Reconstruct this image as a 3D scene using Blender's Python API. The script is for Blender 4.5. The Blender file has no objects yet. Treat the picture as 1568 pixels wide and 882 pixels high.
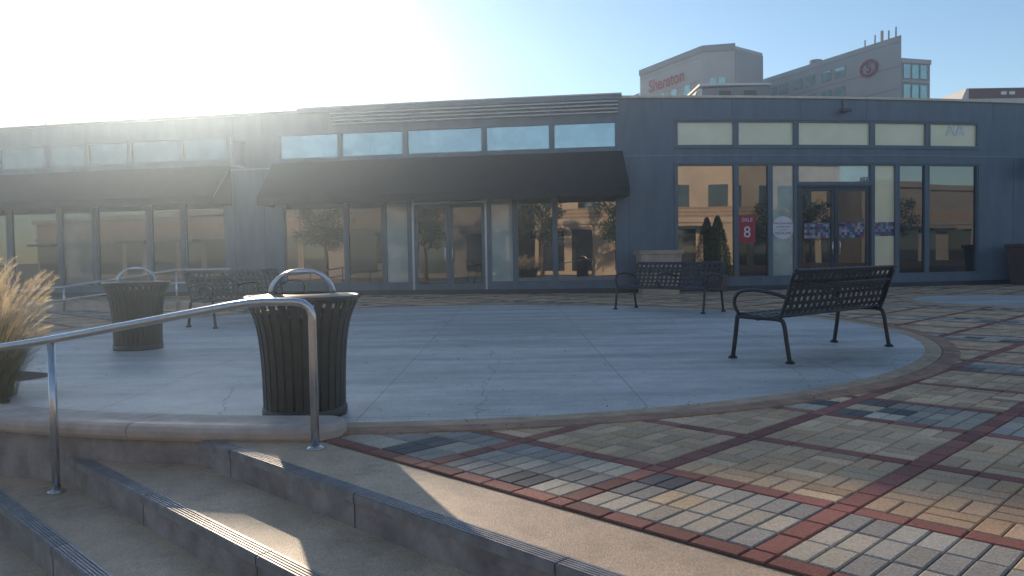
import bpy, math, random
from mathutils import Vector, Matrix
random.seed(7)
S=bpy.context.scene
S.view_settings.view_transform='Standard'
S.view_settings.look='None'
S.view_settings.exposure=0
COL=S.collection
rad=math.radians

# ---------------------------------------------------------------- materials
def newmat(name):
    m=bpy.data.materials.new(name); m.use_nodes=True
    nt=m.node_tree; nt.nodes.clear()
    out=nt.nodes.new('ShaderNodeOutputMaterial')
    return m,nt,out
def N(nt,t,**kw):
    n=nt.nodes.new(t)
    for k,v in kw.items(): setattr(n,k,v)
    return n
def pmat(name,col,rough=.7,metal=0,var=.15,scale=6,bump=.0,bscale=60,col2=None,spec=.5,streak=None,trans=0):
    m,nt,out=newmat(name)
    b=N(nt,'ShaderNodeBsdfPrincipled')
    b.inputs['Roughness'].default_value=rough
    b.inputs['Metallic'].default_value=metal
    b.inputs['Specular IOR Level'].default_value=spec
    tc=N(nt,'ShaderNodeTexCoord')
    mp=N(nt,'ShaderNodeMapping')
    if streak: mp.inputs['Scale'].default_value=streak
    nt.links.new(tc.outputs['Object'],mp.inputs[0])
    no=N(nt,'ShaderNodeTexNoise'); no.inputs['Scale'].default_value=scale; no.inputs['Detail'].default_value=4
    no.inputs['Roughness'].default_value=.62
    nt.links.new(mp.outputs[0],no.inputs['Vector'])
    cr=N(nt,'ShaderNodeValToRGB')
    c2=col2 if col2 else tuple(c*(1-var*1.6) for c in col)
    c1=col if col2 else tuple(min(1,c*(1+var)) for c in col)
    cr.color_ramp.elements[0].position=.3; cr.color_ramp.elements[1].position=.7
    cr.color_ramp.elements[0].color=(*c2,1); cr.color_ramp.elements[1].color=(*c1,1)
    nt.links.new(no.outputs['Fac'],cr.inputs[0])
    nt.links.new(cr.outputs[0],b.inputs['Base Color'])
    if bump>0:
        n2=N(nt,'ShaderNodeTexNoise'); n2.inputs['Scale'].default_value=bscale; n2.inputs['Detail'].default_value=3
        nt.links.new(tc.outputs['Object'],n2.inputs['Vector'])
        bp=N(nt,'ShaderNodeBump'); bp.inputs['Strength'].default_value=bump; bp.inputs['Distance'].default_value=.02
        nt.links.new(n2.outputs['Fac'],bp.inputs['Height']); nt.links.new(bp.outputs[0],b.inputs['Normal'])
    if trans>0:
        tr=N(nt,'ShaderNodeBsdfTranslucent'); nt.links.new(cr.outputs[0],tr.inputs[0])
        mx=N(nt,'ShaderNodeMixShader'); mx.inputs[0].default_value=trans
        nt.links.new(b.outputs[0],mx.inputs[1]); nt.links.new(tr.outputs[0],mx.inputs[2])
        nt.links.new(mx.outputs[0],out.inputs[0])
    else:
        nt.links.new(b.outputs[0],out.inputs[0])
    return m
def glass(name,base,refl=.4,tint=(.85,.92,.95),wave=.0025,wscale=.8,contrast=.25):
    m,nt,out=newmat(name)
    tc=N(nt,'ShaderNodeTexCoord')
    no=N(nt,'ShaderNodeTexNoise'); no.inputs['Scale'].default_value=1.3; no.inputs['Detail'].default_value=3
    nt.links.new(tc.outputs['Object'],no.inputs['Vector'])
    cr=N(nt,'ShaderNodeValToRGB')
    cr.color_ramp.elements[0].position=.4; cr.color_ramp.elements[1].position=.65
    cr.color_ramp.elements[0].color=(*[c*(1-contrast) for c in base],1); cr.color_ramp.elements[1].color=(*[c*(1+contrast) for c in base],1)
    nt.links.new(no.outputs['Fac'],cr.inputs[0])
    d=N(nt,'ShaderNodeBsdfDiffuse'); nt.links.new(cr.outputs[0],d.inputs[0])
    g=N(nt,'ShaderNodeBsdfGlossy'); g.inputs['Color'].default_value=(*tint,1); g.inputs['Roughness'].default_value=.01
    n2=N(nt,'ShaderNodeTexNoise'); n2.inputs['Scale'].default_value=wscale; n2.inputs['Detail'].default_value=0
    nt.links.new(tc.outputs['Object'],n2.inputs['Vector'])
    bp=N(nt,'ShaderNodeBump'); bp.inputs['Strength'].default_value=.5; bp.inputs['Distance'].default_value=wave
    nt.links.new(n2.outputs['Fac'],bp.inputs['Height']); nt.links.new(bp.outputs[0],g.inputs['Normal'])
    fr=N(nt,'ShaderNodeFresnel'); fr.inputs[0].default_value=1.45
    ad=N(nt,'ShaderNodeMath',operation='ADD'); ad.use_clamp=True; ad.inputs[1].default_value=refl
    nt.links.new(fr.outputs[0],ad.inputs[0])
    mx=N(nt,'ShaderNodeMixShader'); nt.links.new(ad.outputs[0],mx.inputs[0])
    nt.links.new(d.outputs[0],mx.inputs[1]); nt.links.new(g.outputs[0],mx.inputs[2])
    nt.links.new(mx.outputs[0],out.inputs[0])
    return m

M={}
M['wall']=pmat('blue_grey_panel',(.13,.17,.215),.55,var=.13,scale=1.2,bump=.12,bscale=40,streak=(2.5,2.5,.5))
M['trim']=pmat('wall_trim',(.20,.25,.30),.5,var=.08)
M['cap']=pmat('parapet_cap',(.70,.59,.49),.5,var=.1)
M['frame']=pmat('window_frame_blue',(.12,.155,.195),.45,var=.08)
M['alu']=pmat('door_aluminium',(.6,.62,.63),.35,.6,var=.05)
M['darkframe']=pmat('door_frame_dark',(.055,.065,.08),.4,.3,var=.05)
M['seam']=pmat('wall_seam',(.06,.08,.105),.7,var=.05)
M['awning']=pmat('awning_canvas',(.010,.016,.030),.85,var=.2,scale=3,bump=.1,bscale=120,spec=.2)
M['louver']=pmat('louver_metal',(.36,.37,.40),.35,.5,var=.1)
M['gdark']=glass('window_glass_dark',(.016,.020,.024),.30,(.88,.86,.84),contrast=.6)
M['gdark2']=glass('window_glass_smoked',(.022,.025,.03),.13,contrast=.6)
M['gteal']=glass('window_glass_sky',(.24,.37,.40),.30,(.75,.92,1))
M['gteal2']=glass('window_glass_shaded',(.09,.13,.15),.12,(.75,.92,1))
M['gcream']=glass('window_glass_blind',(.92,.80,.52),.02,contrast=.05)
M['gpale']=glass('window_glass_pale',(.48,.53,.48),.12,contrast=.15)
M['steel']=pmat('stainless_steel',(.62,.62,.63),.27,1,var=.06,scale=30,bump=.02,bscale=200)
M['bench']=pmat('bench_black_coating',(.016,.019,.024),.38,0,var=.2,scale=20)
M['bin']=pmat('bin_black_coating',(.020,.025,.030),.42,0,var=.25,scale=14)
M['binlid']=pmat('bin_lid_metal',(.22,.26,.31),.3,.8,var=.1)
M['liner']=pmat('bin_liner',(.012,.013,.014),.6)
M['coping']=pmat('coping_concrete',(.62,.50,.41),.65,var=.16,scale=5,bump=.18,bscale=70,spec=.3)
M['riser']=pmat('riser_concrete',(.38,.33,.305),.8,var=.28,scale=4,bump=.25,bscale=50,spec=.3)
M['nosing']=pmat('nosing_strip',(.32,.30,.30),.5,.2,var=.2,scale=12)
M['border']=pmat('border_concrete',(.58,.40,.26),.75,var=.18,scale=5,bump=.2,bscale=80,spec=.2)
M['border2']=pmat('border_red_concrete',(.46,.26,.165),.75,var=.22,scale=6,bump=.2,bscale=80,spec=.2)
M['joint']=pmat('paver_joint_sand',(.20,.135,.085),.95,var=.3,scale=20,spec=.1)
M['score']=pmat('score_joint',(.30,.28,.265),.95,var=.2,scale=20)
M['ground']=pmat('lower_ground',(.45,.34,.24),.9,var=.2,scale=.6,bump=.2)
M['soil']=pmat('planting_soil',(.07,.05,.035),.95,var=.4,scale=12,bump=.8,bscale=25)
M['blade']=pmat('grass_blade',(.28,.22,.11),.6,var=.35,scale=8,trans=.45,col2=(.13,.12,.055))
M['plume']=pmat('grass_plume',(.88,.70,.46),.8,var=.2,scale=10,trans=.55)
M['leaf']=pmat('conifer_leaf',(.08,.13,.05),.6,var=.4,scale=9,trans=.15)
M['treeleaf']=pmat('tree_leaf',(.05,.08,.03),.6,var=.4,scale=3,trans=.15)
M['dryleaf']=pmat('dry_leaf',(.20,.12,.06),.8,var=.5,scale=3)
M['bark']=pmat('bark',(.10,.07,.05),.9)
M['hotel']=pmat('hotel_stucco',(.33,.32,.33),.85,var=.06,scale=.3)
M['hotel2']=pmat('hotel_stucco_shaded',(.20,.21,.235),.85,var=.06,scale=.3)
M['hwin']=glass('hotel_window_green',(.14,.30,.30),.16,(.7,.95,.9),wave=.0)
M['red']=pmat('sign_red',(.42,.02,.05),.5,var=.05)
M['lettering']=pmat('hotel_letter_red',(.30,.004,.03),.9,var=.05,spec=.0)
M['darkred']=pmat('logo_maroon',(.17,.004,.022),.9,var=.05,spec=.0)
M['white']=pmat('sign_white',(.78,.78,.78),.5,var=.04)
M['pink']=pmat('sign_pink_text',(.5,.1,.16),.5,var=.05)
M['black']=pmat('sign_black',(.02,.02,.02),.5,var=.05)
M['roofgrey']=pmat('rooftop_unit_grey',(.20,.20,.21),.7,var=.1,scale=1)
M['roofwhite']=pmat('rooftop_unit_white',(.62,.6,.56),.7,var=.08,scale=1)
M['roofbrown']=pmat('rooftop_unit_brown',(.16,.07,.06),.7,var=.15,scale=1)
M['roof']=pmat('roof_membrane',(.3,.3,.3),.9)
M['planter']=pmat('planter_clay',(.48,.36,.28),.8,var=.15,scale=4,bump=.2,bscale=30)
M['planterb']=pmat('planter_brown',(.15,.095,.08),.8,var=.15,scale=4,bump=.2,bscale=30)
M['cream']=pmat('cream_stucco',(.54,.43,.32),.85,var=.12,scale=.5)
M['taupe']=pmat('taupe_stucco',(.29,.25,.22),.85,var=.12,scale=.5)
M['creamband']=pmat('cream_block_band',(.36,.25,.17),.85,var=.2,scale=1.5)
M['terracotta']=pmat('terracotta_wall',(.28,.12,.08),.85,var=.12,scale=.5)
M['lamp']=pmat('lamp_metal',(.06,.07,.08),.6,.2)

def aggregate():
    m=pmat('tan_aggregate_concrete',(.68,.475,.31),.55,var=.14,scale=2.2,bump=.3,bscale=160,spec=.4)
    nt=m.node_tree
    b=[n for n in nt.nodes if n.type=='BSDF_PRINCIPLED'][0]
    cr=[n for n in nt.nodes if n.type=='VALTORGB'][0]
    tc=[n for n in nt.nodes if n.type=='TEX_COORD'][0]
    vo=N(nt,'ShaderNodeTexVoronoi'); vo.inputs['Scale'].default_value=170
    nt.links.new(tc.outputs['Object'],vo.inputs['Vector'])
    bw=N(nt,'ShaderNodeRGBToBW'); nt.links.new(vo.outputs['Color'],bw.inputs[0])
    mr=N(nt,'ShaderNodeMapRange'); mr.inputs[3].default_value=.72; mr.inputs[4].default_value=1.25
    nt.links.new(bw.outputs[0],mr.inputs[0])
    nd=N(nt,'ShaderNodeTexNoise'); nd.inputs['Scale'].default_value=9; nd.inputs['Detail'].default_value=5; nt.links.new(tc.outputs['Object'],nd.inputs['Vector'])
    md=N(nt,'ShaderNodeMapRange'); md.inputs[1].default_value=.3; md.inputs[2].default_value=.5; md.inputs[3].default_value=.8; md.inputs[4].default_value=1.0
    nt.links.new(nd.outputs['Fac'],md.inputs[0])
    mm=N(nt,'ShaderNodeMath',operation='MULTIPLY'); nt.links.new(mr.outputs[0],mm.inputs[0]); nt.links.new(md.outputs[0],mm.inputs[1])
    mu=N(nt,'ShaderNodeMix',data_type='RGBA',blend_type='MULTIPLY'); mu.inputs[0].default_value=1
    nt.links.new(cr.outputs[0],mu.inputs[6]); nt.links.new(mm.outputs[0],mu.inputs[7])
    nt.links.new(mu.outputs[2],b.inputs['Base Color'])
    return m
M['tan']=aggregate()

def plaza_concrete():
    m,nt,out=newmat('plaza_concrete')
    L=nt.links.new
    b=N(nt,'ShaderNodeBsdfPrincipled'); b.inputs['Roughness'].default_value=.48; b.inputs['Specular IOR Level'].default_value=.45
    tc=N(nt,'ShaderNodeTexCoord')
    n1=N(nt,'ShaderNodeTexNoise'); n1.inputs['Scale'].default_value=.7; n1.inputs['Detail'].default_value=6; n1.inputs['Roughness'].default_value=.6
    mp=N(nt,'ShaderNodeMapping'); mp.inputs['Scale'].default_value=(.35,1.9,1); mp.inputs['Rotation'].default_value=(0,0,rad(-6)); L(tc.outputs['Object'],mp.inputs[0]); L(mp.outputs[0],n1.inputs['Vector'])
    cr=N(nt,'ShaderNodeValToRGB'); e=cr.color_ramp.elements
    e[0].position=.38; e[0].color=(.45,.415,.38,1); e[1].position=.62; e[1].color=(.74,.68,.61,1)  # light and dark bands in the colour stand in for reflected sun stripes
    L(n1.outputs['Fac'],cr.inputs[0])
    n2=N(nt,'ShaderNodeTexNoise'); n2.inputs['Scale'].default_value=45; n2.inputs['Detail'].default_value=5
    L(tc.outputs['Object'],n2.inputs['Vector'])
    mr=N(nt,'ShaderNodeMapRange'); mr.inputs[1].default_value=.3; mr.inputs[2].default_value=.7; mr.inputs[3].default_value=.86; mr.inputs[4].default_value=1.08
    L(n2.outputs['Fac'],mr.inputs[0])
    n3=N(nt,'ShaderNodeTexNoise'); n3.inputs['Scale'].default_value=3.2; n3.inputs['Detail'].default_value=6; n3.inputs['Roughness'].default_value=.7
    L(tc.outputs['Object'],n3.inputs['Vector'])
    m3r=N(nt,'ShaderNodeMapRange'); m3r.inputs[1].default_value=.35; m3r.inputs[2].default_value=.6; m3r.inputs[3].default_value=.84; m3r.inputs[4].default_value=1.03
    L(n3.outputs['Fac'],m3r.inputs[0])
    mm=N(nt,'ShaderNodeMath',operation='MULTIPLY'); L(mr.outputs[0],mm.inputs[0]); L(m3r.outputs[0],mm.inputs[1])
    mu=N(nt,'ShaderNodeMix',data_type='RGBA',blend_type='MULTIPLY'); mu.inputs[0].default_value=1
    L(cr.outputs[0],mu.inputs[6]); L(mm.outputs[0],mu.inputs[7])
    nd=N(nt,'ShaderNodeTexNoise'); nd.inputs['Scale'].default_value=2.5; nd.inputs['Detail'].default_value=4; L(tc.outputs['Object'],nd.inputs['Vector'])
    va=N(nt,'ShaderNodeVectorMath',operation='SCALE'); va.inputs['Scale'].default_value=.3; L(nd.outputs['Color'],va.inputs[0])
    vb=N(nt,'ShaderNodeVectorMath',operation='ADD'); L(tc.outputs['Object'],vb.inputs[0]); L(va.outputs[0],vb.inputs[1])
    vo=N(nt,'ShaderNodeTexVoronoi',feature='DISTANCE_TO_EDGE'); vo.inputs['Scale'].default_value=.34; L(vb.outputs[0],vo.inputs['Vector'])
    lt=N(nt,'ShaderNodeMapRange'); lt.inputs[1].default_value=0; lt.inputs[2].default_value=.0028; lt.inputs[3].default_value=.5; lt.inputs[4].default_value=1
    L(vo.outputs['Distance'],lt.inputs[0])
    m2=N(nt,'ShaderNodeMix',data_type='RGBA',blend_type='MULTIPLY'); m2.inputs[0].default_value=1
    L(mu.outputs[2],m2.inputs[6]); L(lt.outputs[0],m2.inputs[7])
    vs=N(nt,'ShaderNodeTexVoronoi'); vs.inputs['Scale'].default_value=1.7; L(tc.outputs['Object'],vs.inputs['Vector'])
    ls=N(nt,'ShaderNodeMapRange'); ls.inputs[1].default_value=.03; ls.inputs[2].default_value=.06; ls.inputs[3].default_value=.7; ls.inputs[4].default_value=1
    L(vs.outputs['Distance'],ls.inputs[0])
    m3=N(nt,'ShaderNodeMix',data_type='RGBA',blend_type='MULTIPLY'); m3.inputs[0].default_value=1
    L(m2.outputs[2],m3.inputs[6]); L(ls.outputs[0],m3.inputs[7])
    L(m3.outputs[2],b.inputs['Base Color'])
    bp=N(nt,'ShaderNodeBump'); bp.inputs['Strength'].default_value=.15; bp.inputs['Distance'].default_value=.008
    L(n2.outputs['Fac'],bp.inputs['Height']); L(bp.outputs[0],b.inputs['Normal'])
    L(b.outputs[0],out.inputs[0])
    return m
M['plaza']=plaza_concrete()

def paver_mat():
    m,nt,out=newmat('clay_pavers'); L=nt.links.new
    b=N(nt,'ShaderNodeBsdfPrincipled'); b.inputs['Roughness'].default_value=.7; b.inputs['Specular IOR Level'].default_value=.16
    at=N(nt,'ShaderNodeAttribute'); at.attribute_name='col'
    tc=N(nt,'ShaderNodeTexCoord')
    n1=N(nt,'ShaderNodeTexNoise'); n1.inputs['Scale'].default_value=1.1; n1.inputs['Detail'].default_value=5; L(tc.outputs['Object'],n1.inputs['Vector'])
    n2=N(nt,'ShaderNodeTexNoise'); n2.inputs['Scale'].default_value=110; n2.inputs['Detail'].default_value=3; L(tc.outputs['Object'],n2.inputs['Vector'])
    a=N(nt,'ShaderNodeMapRange'); a.inputs[1].default_value=.3; a.inputs[2].default_value=.7; a.inputs[3].default_value=.78; a.inputs[4].default_value=1.15; L(n1.outputs['Fac'],a.inputs[0])
    c=N(nt,'ShaderNodeMapRange'); c.inputs[1].default_value=.3; c.inputs[2].default_value=.7; c.inputs[3].default_value=.74; c.inputs[4].default_value=1.2; L(n2.outputs['Fac'],c.inputs[0])
    mm=N(nt,'ShaderNodeMath',operation='MULTIPLY'); L(a.outputs[0],mm.inputs[0]); L(c.outputs[0],mm.inputs[1])
    mu=N(nt,'ShaderNodeMix',data_type='RGBA',blend_type='MULTIPLY'); mu.inputs[0].default_value=1
    L(at.outputs['Color'],mu.inputs[6]); L(mm.outputs[0],mu.inputs[7]); L(mu.outputs[2],b.inputs['Base Color'])
    bp=N(nt,'ShaderNodeBump'); bp.inputs['Strength'].default_value=.35; bp.inputs['Distance'].default_value=.006
    L(n2.outputs['Fac'],bp.inputs['Height']); L(bp.outputs[0],b.inputs['Normal'])
    L(b.outputs[0],out.inputs[0]); return m
M['paver']=paver_mat()

def decal_mat():
    m,nt,out=newmat('door_decal_pattern'); L=nt.links.new
    b=N(nt,'ShaderNodeBsdfPrincipled'); b.inputs['Roughness'].default_value=.4
    tc=N(nt,'ShaderNodeTexCoord'); vm=N(nt,'ShaderNodeVectorMath',operation='SCALE'); vm.inputs['Scale'].default_value=13; L(tc.outputs['Object'],vm.inputs[0])
    fl=N(nt,'ShaderNodeVectorMath',operation='FLOOR'); L(vm.outputs[0],fl.inputs[0])
    sx=N(nt,'ShaderNodeSeparateXYZ'); L(fl.outputs[0],sx.inputs[0])
    cx=N(nt,'ShaderNodeCombineXYZ'); L(sx.outputs[0],cx.inputs[0]); L(sx.outputs[2],cx.inputs[1])
    wn=N(nt,'ShaderNodeTexWhiteNoise',noise_dimensions='2D'); L(cx.outputs[0],wn.inputs['Vector'])
    cr=N(nt,'ShaderNodeValToRGB'); cr.color_ramp.interpolation='CONSTANT'; e=cr.color_ramp.elements
    e[0].position=0; e[0].color=(.06,.11,.22,1); e[1].position=.3; e[1].color=(.28,.06,.10,1)
    x=e.new(.5); x.color=(.22,.26,.34,1); x=e.new(.7); x.color=(.03,.035,.08,1); x=e.new(.88); x.color=(.42,.36,.38,1)
    L(wn.outputs['Value'],cr.inputs[0]); L(cr.outputs[0],b.inputs['Base Color']); L(b.outputs[0],out.inputs[0]); return m
M['decal']=decal_mat()

# ---------------------------------------------------------------- mesh helpers
def empty(name,loc=(0,0,0),rot=0):
    o=bpy.data.objects.new(name,None); COL.objects.link(o); o.location=loc; o.rotation_euler=(0,0,rot); o.empty_display_size=.2
    return o
def mk(name,v,f,mat,parent=None,smooth=False,bevel=0):
    me=bpy.data.meshes.new(name); me.from_pydata([tuple(p) for p in v],[],f); me.update()
    o=bpy.data.objects.new(name,me); COL.objects.link(o); me.materials.append(M[mat] if isinstance(mat,str) else mat)
    if smooth:
        me.polygons.foreach_set('use_smooth',[True]*len(me.polygons))
    if parent: o.parent=parent
    if bevel:
        md=o.modifiers.new('b','BEVEL'); md.width=bevel; md.segments=2; md.limit_method='ANGLE'
    return o
class G:
    def __init__(s): s.v=[]; s.f=[]
    def add(s,v,f):
        k=len(s.v); s.v+= [tuple(p) for p in v]; s.f+=[tuple(i+k for i in q) for q in f]
    def box(s,x0,x1,y0,y1,z0,z1,mt=None):
        v=[Vector(p) for p in [(x0,y0,z0),(x1,y0,z0),(x1,y1,z0),(x0,y1,z0),(x0,y0,z1),(x1,y0,z1),(x1,y1,z1),(x0,y1,z1)]]
        if mt: v=[mt@p for p in v]
        s.add(v,[(0,3,2,1),(4,5,6,7),(0,1,5,4),(1,2,6,5),(2,3,7,6),(3,0,4,7)])
    def tube(s,pts,r,n=10,cap=True):
        pts=[Vector(p) for p in pts]
        up=None
        rr=r if isinstance(r,(list,tuple)) else [r]*len(pts)
        v=[];f=[]
        for i,p in enumerate(pts):
            t=(pts[min(i+1,len(pts)-1)]-pts[max(i-1,0)]).normalized()
            if up is None:
                up=Vector((0,0,1)) if abs(t.z)<.9 else Vector((1,0,0))
            a=t.cross(up).normalized(); up=a.cross(t).normalized()
            for k in range(n):
                an=2*math.pi*k/n
                v.append(p+a*math.cos(an)*rr[i]+up*math.sin(an)*rr[i])
        for i in range(len(pts)-1):
            for k in range(n):
                f.append((i*n+k,i*n+(k+1)%n,(i+1)*n+(k+1)%n,(i+1)*n+k))
        if cap:
            f.append(tuple(range(n))[::-1]); f.append(tuple((len(pts)-1)*n+k for k in range(n)))
        s.add(v,f)
    def obj(s,name,mat,parent=None,smooth=False,bevel=0): return mk(name,s.v,s.f,mat,parent,smooth,bevel)
def bez(pts,n=8):
    P=[Vector(p) for p in pts]; P=[P[0]*2-P[1]]+P+[P[-1]*2-P[-2]]
    o=[]
    for i in range(1,len(P)-2):
        for k in range(n):
            t=k/n
            o.append(.5*((2*P[i])+(P[i+1]-P[i-1])*t+(2*P[i-1]-5*P[i]+4*P[i+1]-P[i+2])*t*t+(-P[i-1]+3*P[i]-3*P[i+1]+P[i+2])*t**3))
    o.append(P[-2]); return o
def text(name,body,size,mtx,mat,parent,extrude=.01,align='CENTER',offset=0):
    cu=bpy.data.curves.new(name,'FONT'); cu.body=body; cu.size=size; cu.extrude=extrude; cu.align_x=align; cu.align_y='CENTER'; cu.offset=offset
    t=bpy.data.objects.new('tmp',cu); COL.objects.link(t)
    bpy.context.view_layer.update()
    me=bpy.data.meshes.new_from_object(t.evaluated_get(bpy.context.evaluated_depsgraph_get()))
    bpy.data.objects.remove(t)
    o=bpy.data.objects.new(name,me); COL.objects.link(o); me.materials.clear(); me.materials.append(M[mat]); o.parent=parent; o.matrix_world=mtx
    return o
def up_text_matrix(loc,xdir):
    x=Vector((xdir[0],xdir[1],0)).normalized(); z=Vector((0,0,1)); n=x.cross(z)
    m=Matrix((( x.x,z.x,n.x,loc[0]),(x.y,z.y,n.y,loc[1]),(x.z,z.z,n.z,loc[2]),(0,0,0,1)))
    return m

# ---------------------------------------------------------------- ground, steps
s2=math.sqrt(.5)
def AB(a,b,z): return ((a+b)*s2,(b-a)*s2,z)
mk('ground',[(-900,-900,-.6),(900,-900,-.6),(900,900,-.6),(-900,900,-.6)],[(0,1,2,3)],'ground')
CX,CY=-.9,10.9      # centre of the curved low wall
DX,DY=-1.0,10.85    # centre of the concrete circle
steps=empty('concrete_steps')
lv=[(1.99,0.0),(1.52,-.15),(1.10,-.30),(.66,-.45)]
for i,(b,z) in enumerate(lv):
    a0,a1=-45,45
    bb=50
    v=[AB(a0,b,z-.16 if i<3 else -.62),AB(a1,b,z-.16 if i<3 else -.62),AB(a1,b,z),AB(a0,b,z),AB(a1,bb,z),AB(a0,bb,z)]
    if i==0:
        mk('plaza_ground',[v[2],v[3],v[5],v[4]],[(0,3,2,1)],'tan')
    else:
        nb=lv[i-1][0]+.02
        mk('tread_%d'%i,[AB(a0,b,z),AB(a1,b,z),AB(a1,nb,z),AB(a0,nb,z)],[(0,1,2,3)],'tan',steps)
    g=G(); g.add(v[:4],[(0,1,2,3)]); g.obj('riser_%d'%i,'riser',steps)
    g=G()
    a=-9.0
    while a<4:
        L_=1.2
        for (o0,o1,h) in [(0,.085,.003),(.006,.014,.007),(.021,.029,.007),(.036,.044,.007),(.051,.059,.007),(.066,.074,.007)]:
            p=[AB(a+.004,b-.004+o0,z+.0005),AB(a+L_-.004,b-.004+o0,z+.0005),AB(a+L_-.004,b-.004+o1,z+.0005),AB(a+.004,b-.004+o1,z+.0005)]
            q=[(x,y,zz+h) for x,y,zz in p]
            g.add(p+q,[(0,1,5,4),(1,2,6,5),(2,3,7,6),(3,0,4,7),(4,5,6,7)])
        p=[AB(a+.004,b-.006,z-.035),AB(a+L_-.004,b-.006,z-.035),AB(a+L_-.004,b-.006,z+.0035),AB(a+.004,b-.006,z+.0035)]
        g.add(p,[(0,1,2,3)])
        a+=L_
    g.obj('nosing_%d'%i,'nosing',steps)
    g=G(); a=-9.0
    while a<4:
        g.add([AB(a-.004,b-.0015,z-.15),AB(a+.004,b-.0015,z-.15),AB(a+.004,b-.0015,z-.035),AB(a-.004,b-.0015,z-.035)],[(0,1,2,3)]); a+=1.2
    g.obj('riser_joints_%d'%i,'darkframe',steps)

def arc_sweep(prof,a0,a1,n,closed=False,cx=CX,cy=CY):
    v=[];f=[];m=len(prof)
    for i in range(n+1):
        t=a0+(a1-a0)*i/n
        for r,z in prof: v.append((cx+r*math.cos(t),cy+r*math.sin(t),z))
    for i in range(n):
        for k in range(m if closed else m-1):
            k2=(k+1)%m
            f.append((i*m+k,(i+1)*m+k,(i+1)*m+k2,i*m+k2))
    if closed:
        f.append(tuple(range(m))); f.append(tuple(n*m+k for k in range(m))[::-1])
    return v,f
wl=empty('curved_low_wall')
W0,W1=rad(-92.2),rad(-165)
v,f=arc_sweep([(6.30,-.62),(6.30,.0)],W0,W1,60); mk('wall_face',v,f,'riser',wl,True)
prof=[(5.98,.012),(5.98,.06),(6.0,.082),(6.03,.09),(6.31,.09),(6.35,.08),(6.365,.055),(6.36,.02),(6.34,-.005),(6.29,-.006)]
seg=[W0+(W1-W0)*k/7 for k in range(8)]
for k in range(7):
    v,f=arc_sweep(prof,seg[k]+(-.0005 if k else 0),seg[k+1]+.0005,14,True)
    mk('coping_%d'%k,v,f,'coping',wl,bevel=.006)
e0=Vector((CX+6.17*math.cos(W0),CY+6.17*math.sin(W0),0))
ring=[]
for hh,rr in [(.006,.185),(.055,.187),(.08,.17),(.09,.14)]:
    ring.append([(e0.x+rr*math.cos(-math.pi/2+math.pi*k/12+ W0+math.pi/2)*.75,e0.y+rr*math.sin(-math.pi/2+math.pi*k/12+W0+math.pi/2)*1.0,hh) for k in range(13)])
v=[p for r_ in ring for p in r_]; f=[(j*13+k,j*13+k+1,(j+1)*13+k+1,(j+1)*13+k) for j in range(3) for k in range(12)]+[tuple(39+k for k in range(13))]
mk('coping_end',v,f,'coping',wl)

def disc(name,cx,cy,r,z,mat,n=128):
    v=[(cx,cy,z)]+[(cx+r*math.cos(2*math.pi*k/n),cy+r*math.sin(2*math.pi*k/n),z) for k in range(n)]
    return mk(name,v,[(0,1+k,1+(k+1)%n) for k in range(n)],mat)
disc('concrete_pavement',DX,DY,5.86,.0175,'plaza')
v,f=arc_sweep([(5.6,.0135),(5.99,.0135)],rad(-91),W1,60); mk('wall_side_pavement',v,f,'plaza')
v,f=arc_sweep([(5.855,.014),(5.86,.021),(6.005,.021),(6.01,.016)],W0+.005,rad(195),200,cx=DX,cy=DY); mk('border_pavement',v,f,'border')
v,f=arc_sweep([(6.015,.012),(6.02,.020),(6.17,.020),(6.18,.004)],W0+.01,rad(195),200,cx=DX,cy=DY); mk('edge_pavement',v,f,'border2')
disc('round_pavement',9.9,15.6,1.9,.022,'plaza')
v,f=arc_sweep([(1.9,.012),(1.9,.026),(2.1,.026),(2.11,.005)],0,2*math.pi,64,cx=9.9,cy=15.6); mk('round_border_pavement',v,f,'border')
g=G()
for k in range(-3,4):
    x=DX+k*1.9
    hw=math.sqrt(max(0,5.8**2-(k*1.9)**2))
    if hw>.5:
        g.add([(x-.003,DY-hw,.0185),(x+.003,DY-hw,.0185),(x+.003,DY+hw,.0185),(x-.003,DY+hw,.0185)],[(0,1,2,3)])
        y=DY+k*1.9
        g.add([(DX-hw,y-.003,.0192),(DX+hw,y-.003,.0192),(DX+hw,y+.003,.0192),(DX-hw,y+.003,.0192)],[(0,1,2,3)])
g.obj('score_joints_pavement','score')

# ---------------------------------------------------------------- pavers
B0=2.45; A0=-2.28-0.9*40
mk('joint_sand_pavement',[AB(-45,B0,.004),AB(45,B0,.004),AB(45,50,.004),AB(-45,50,.004)],[(0,1,2,3)],'joint')
pv=[];pf=[];pc=[]
tanc=[(.72,.48,.29),(.65,.425,.26),(.75,.52,.32),(.68,.43,.245),(.58,.395,.25)]
redc=[(.33,.13,.10),(.38,.155,.115),(.28,.115,.09)]
greyc=[(.36,.315,.27),(.43,.38,.31),(.18,.165,.15),(.72,.52,.32),(.54,.45,.34),(.14,.135,.13),(.60,.50,.38)]
def Yf0(X):
    if X>2.9:
        t=X-2.9; return 21.25+.05*t+.0085*t*t
    t=2.9-X; return 21.25+.14*t+.0028*t*t
def visible(a,b):
    x,y=(a+b)*s2,(b-a)*s2
    if y<1.2 or y>25.5: return False
    if abs(x)>y*.72+2.2: return False
    if (x-DX)**2+(y-DY)**2<6.08**2: return False
    if x<-1.15 and (x-CX)**2+(y-CY)**2<6.4**2 and y<9: return False
    if (x-9.9)**2+(y-15.6)**2<2.0**2: return False
    if y>Yf0(x)+.1: return False
    return True
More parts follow.
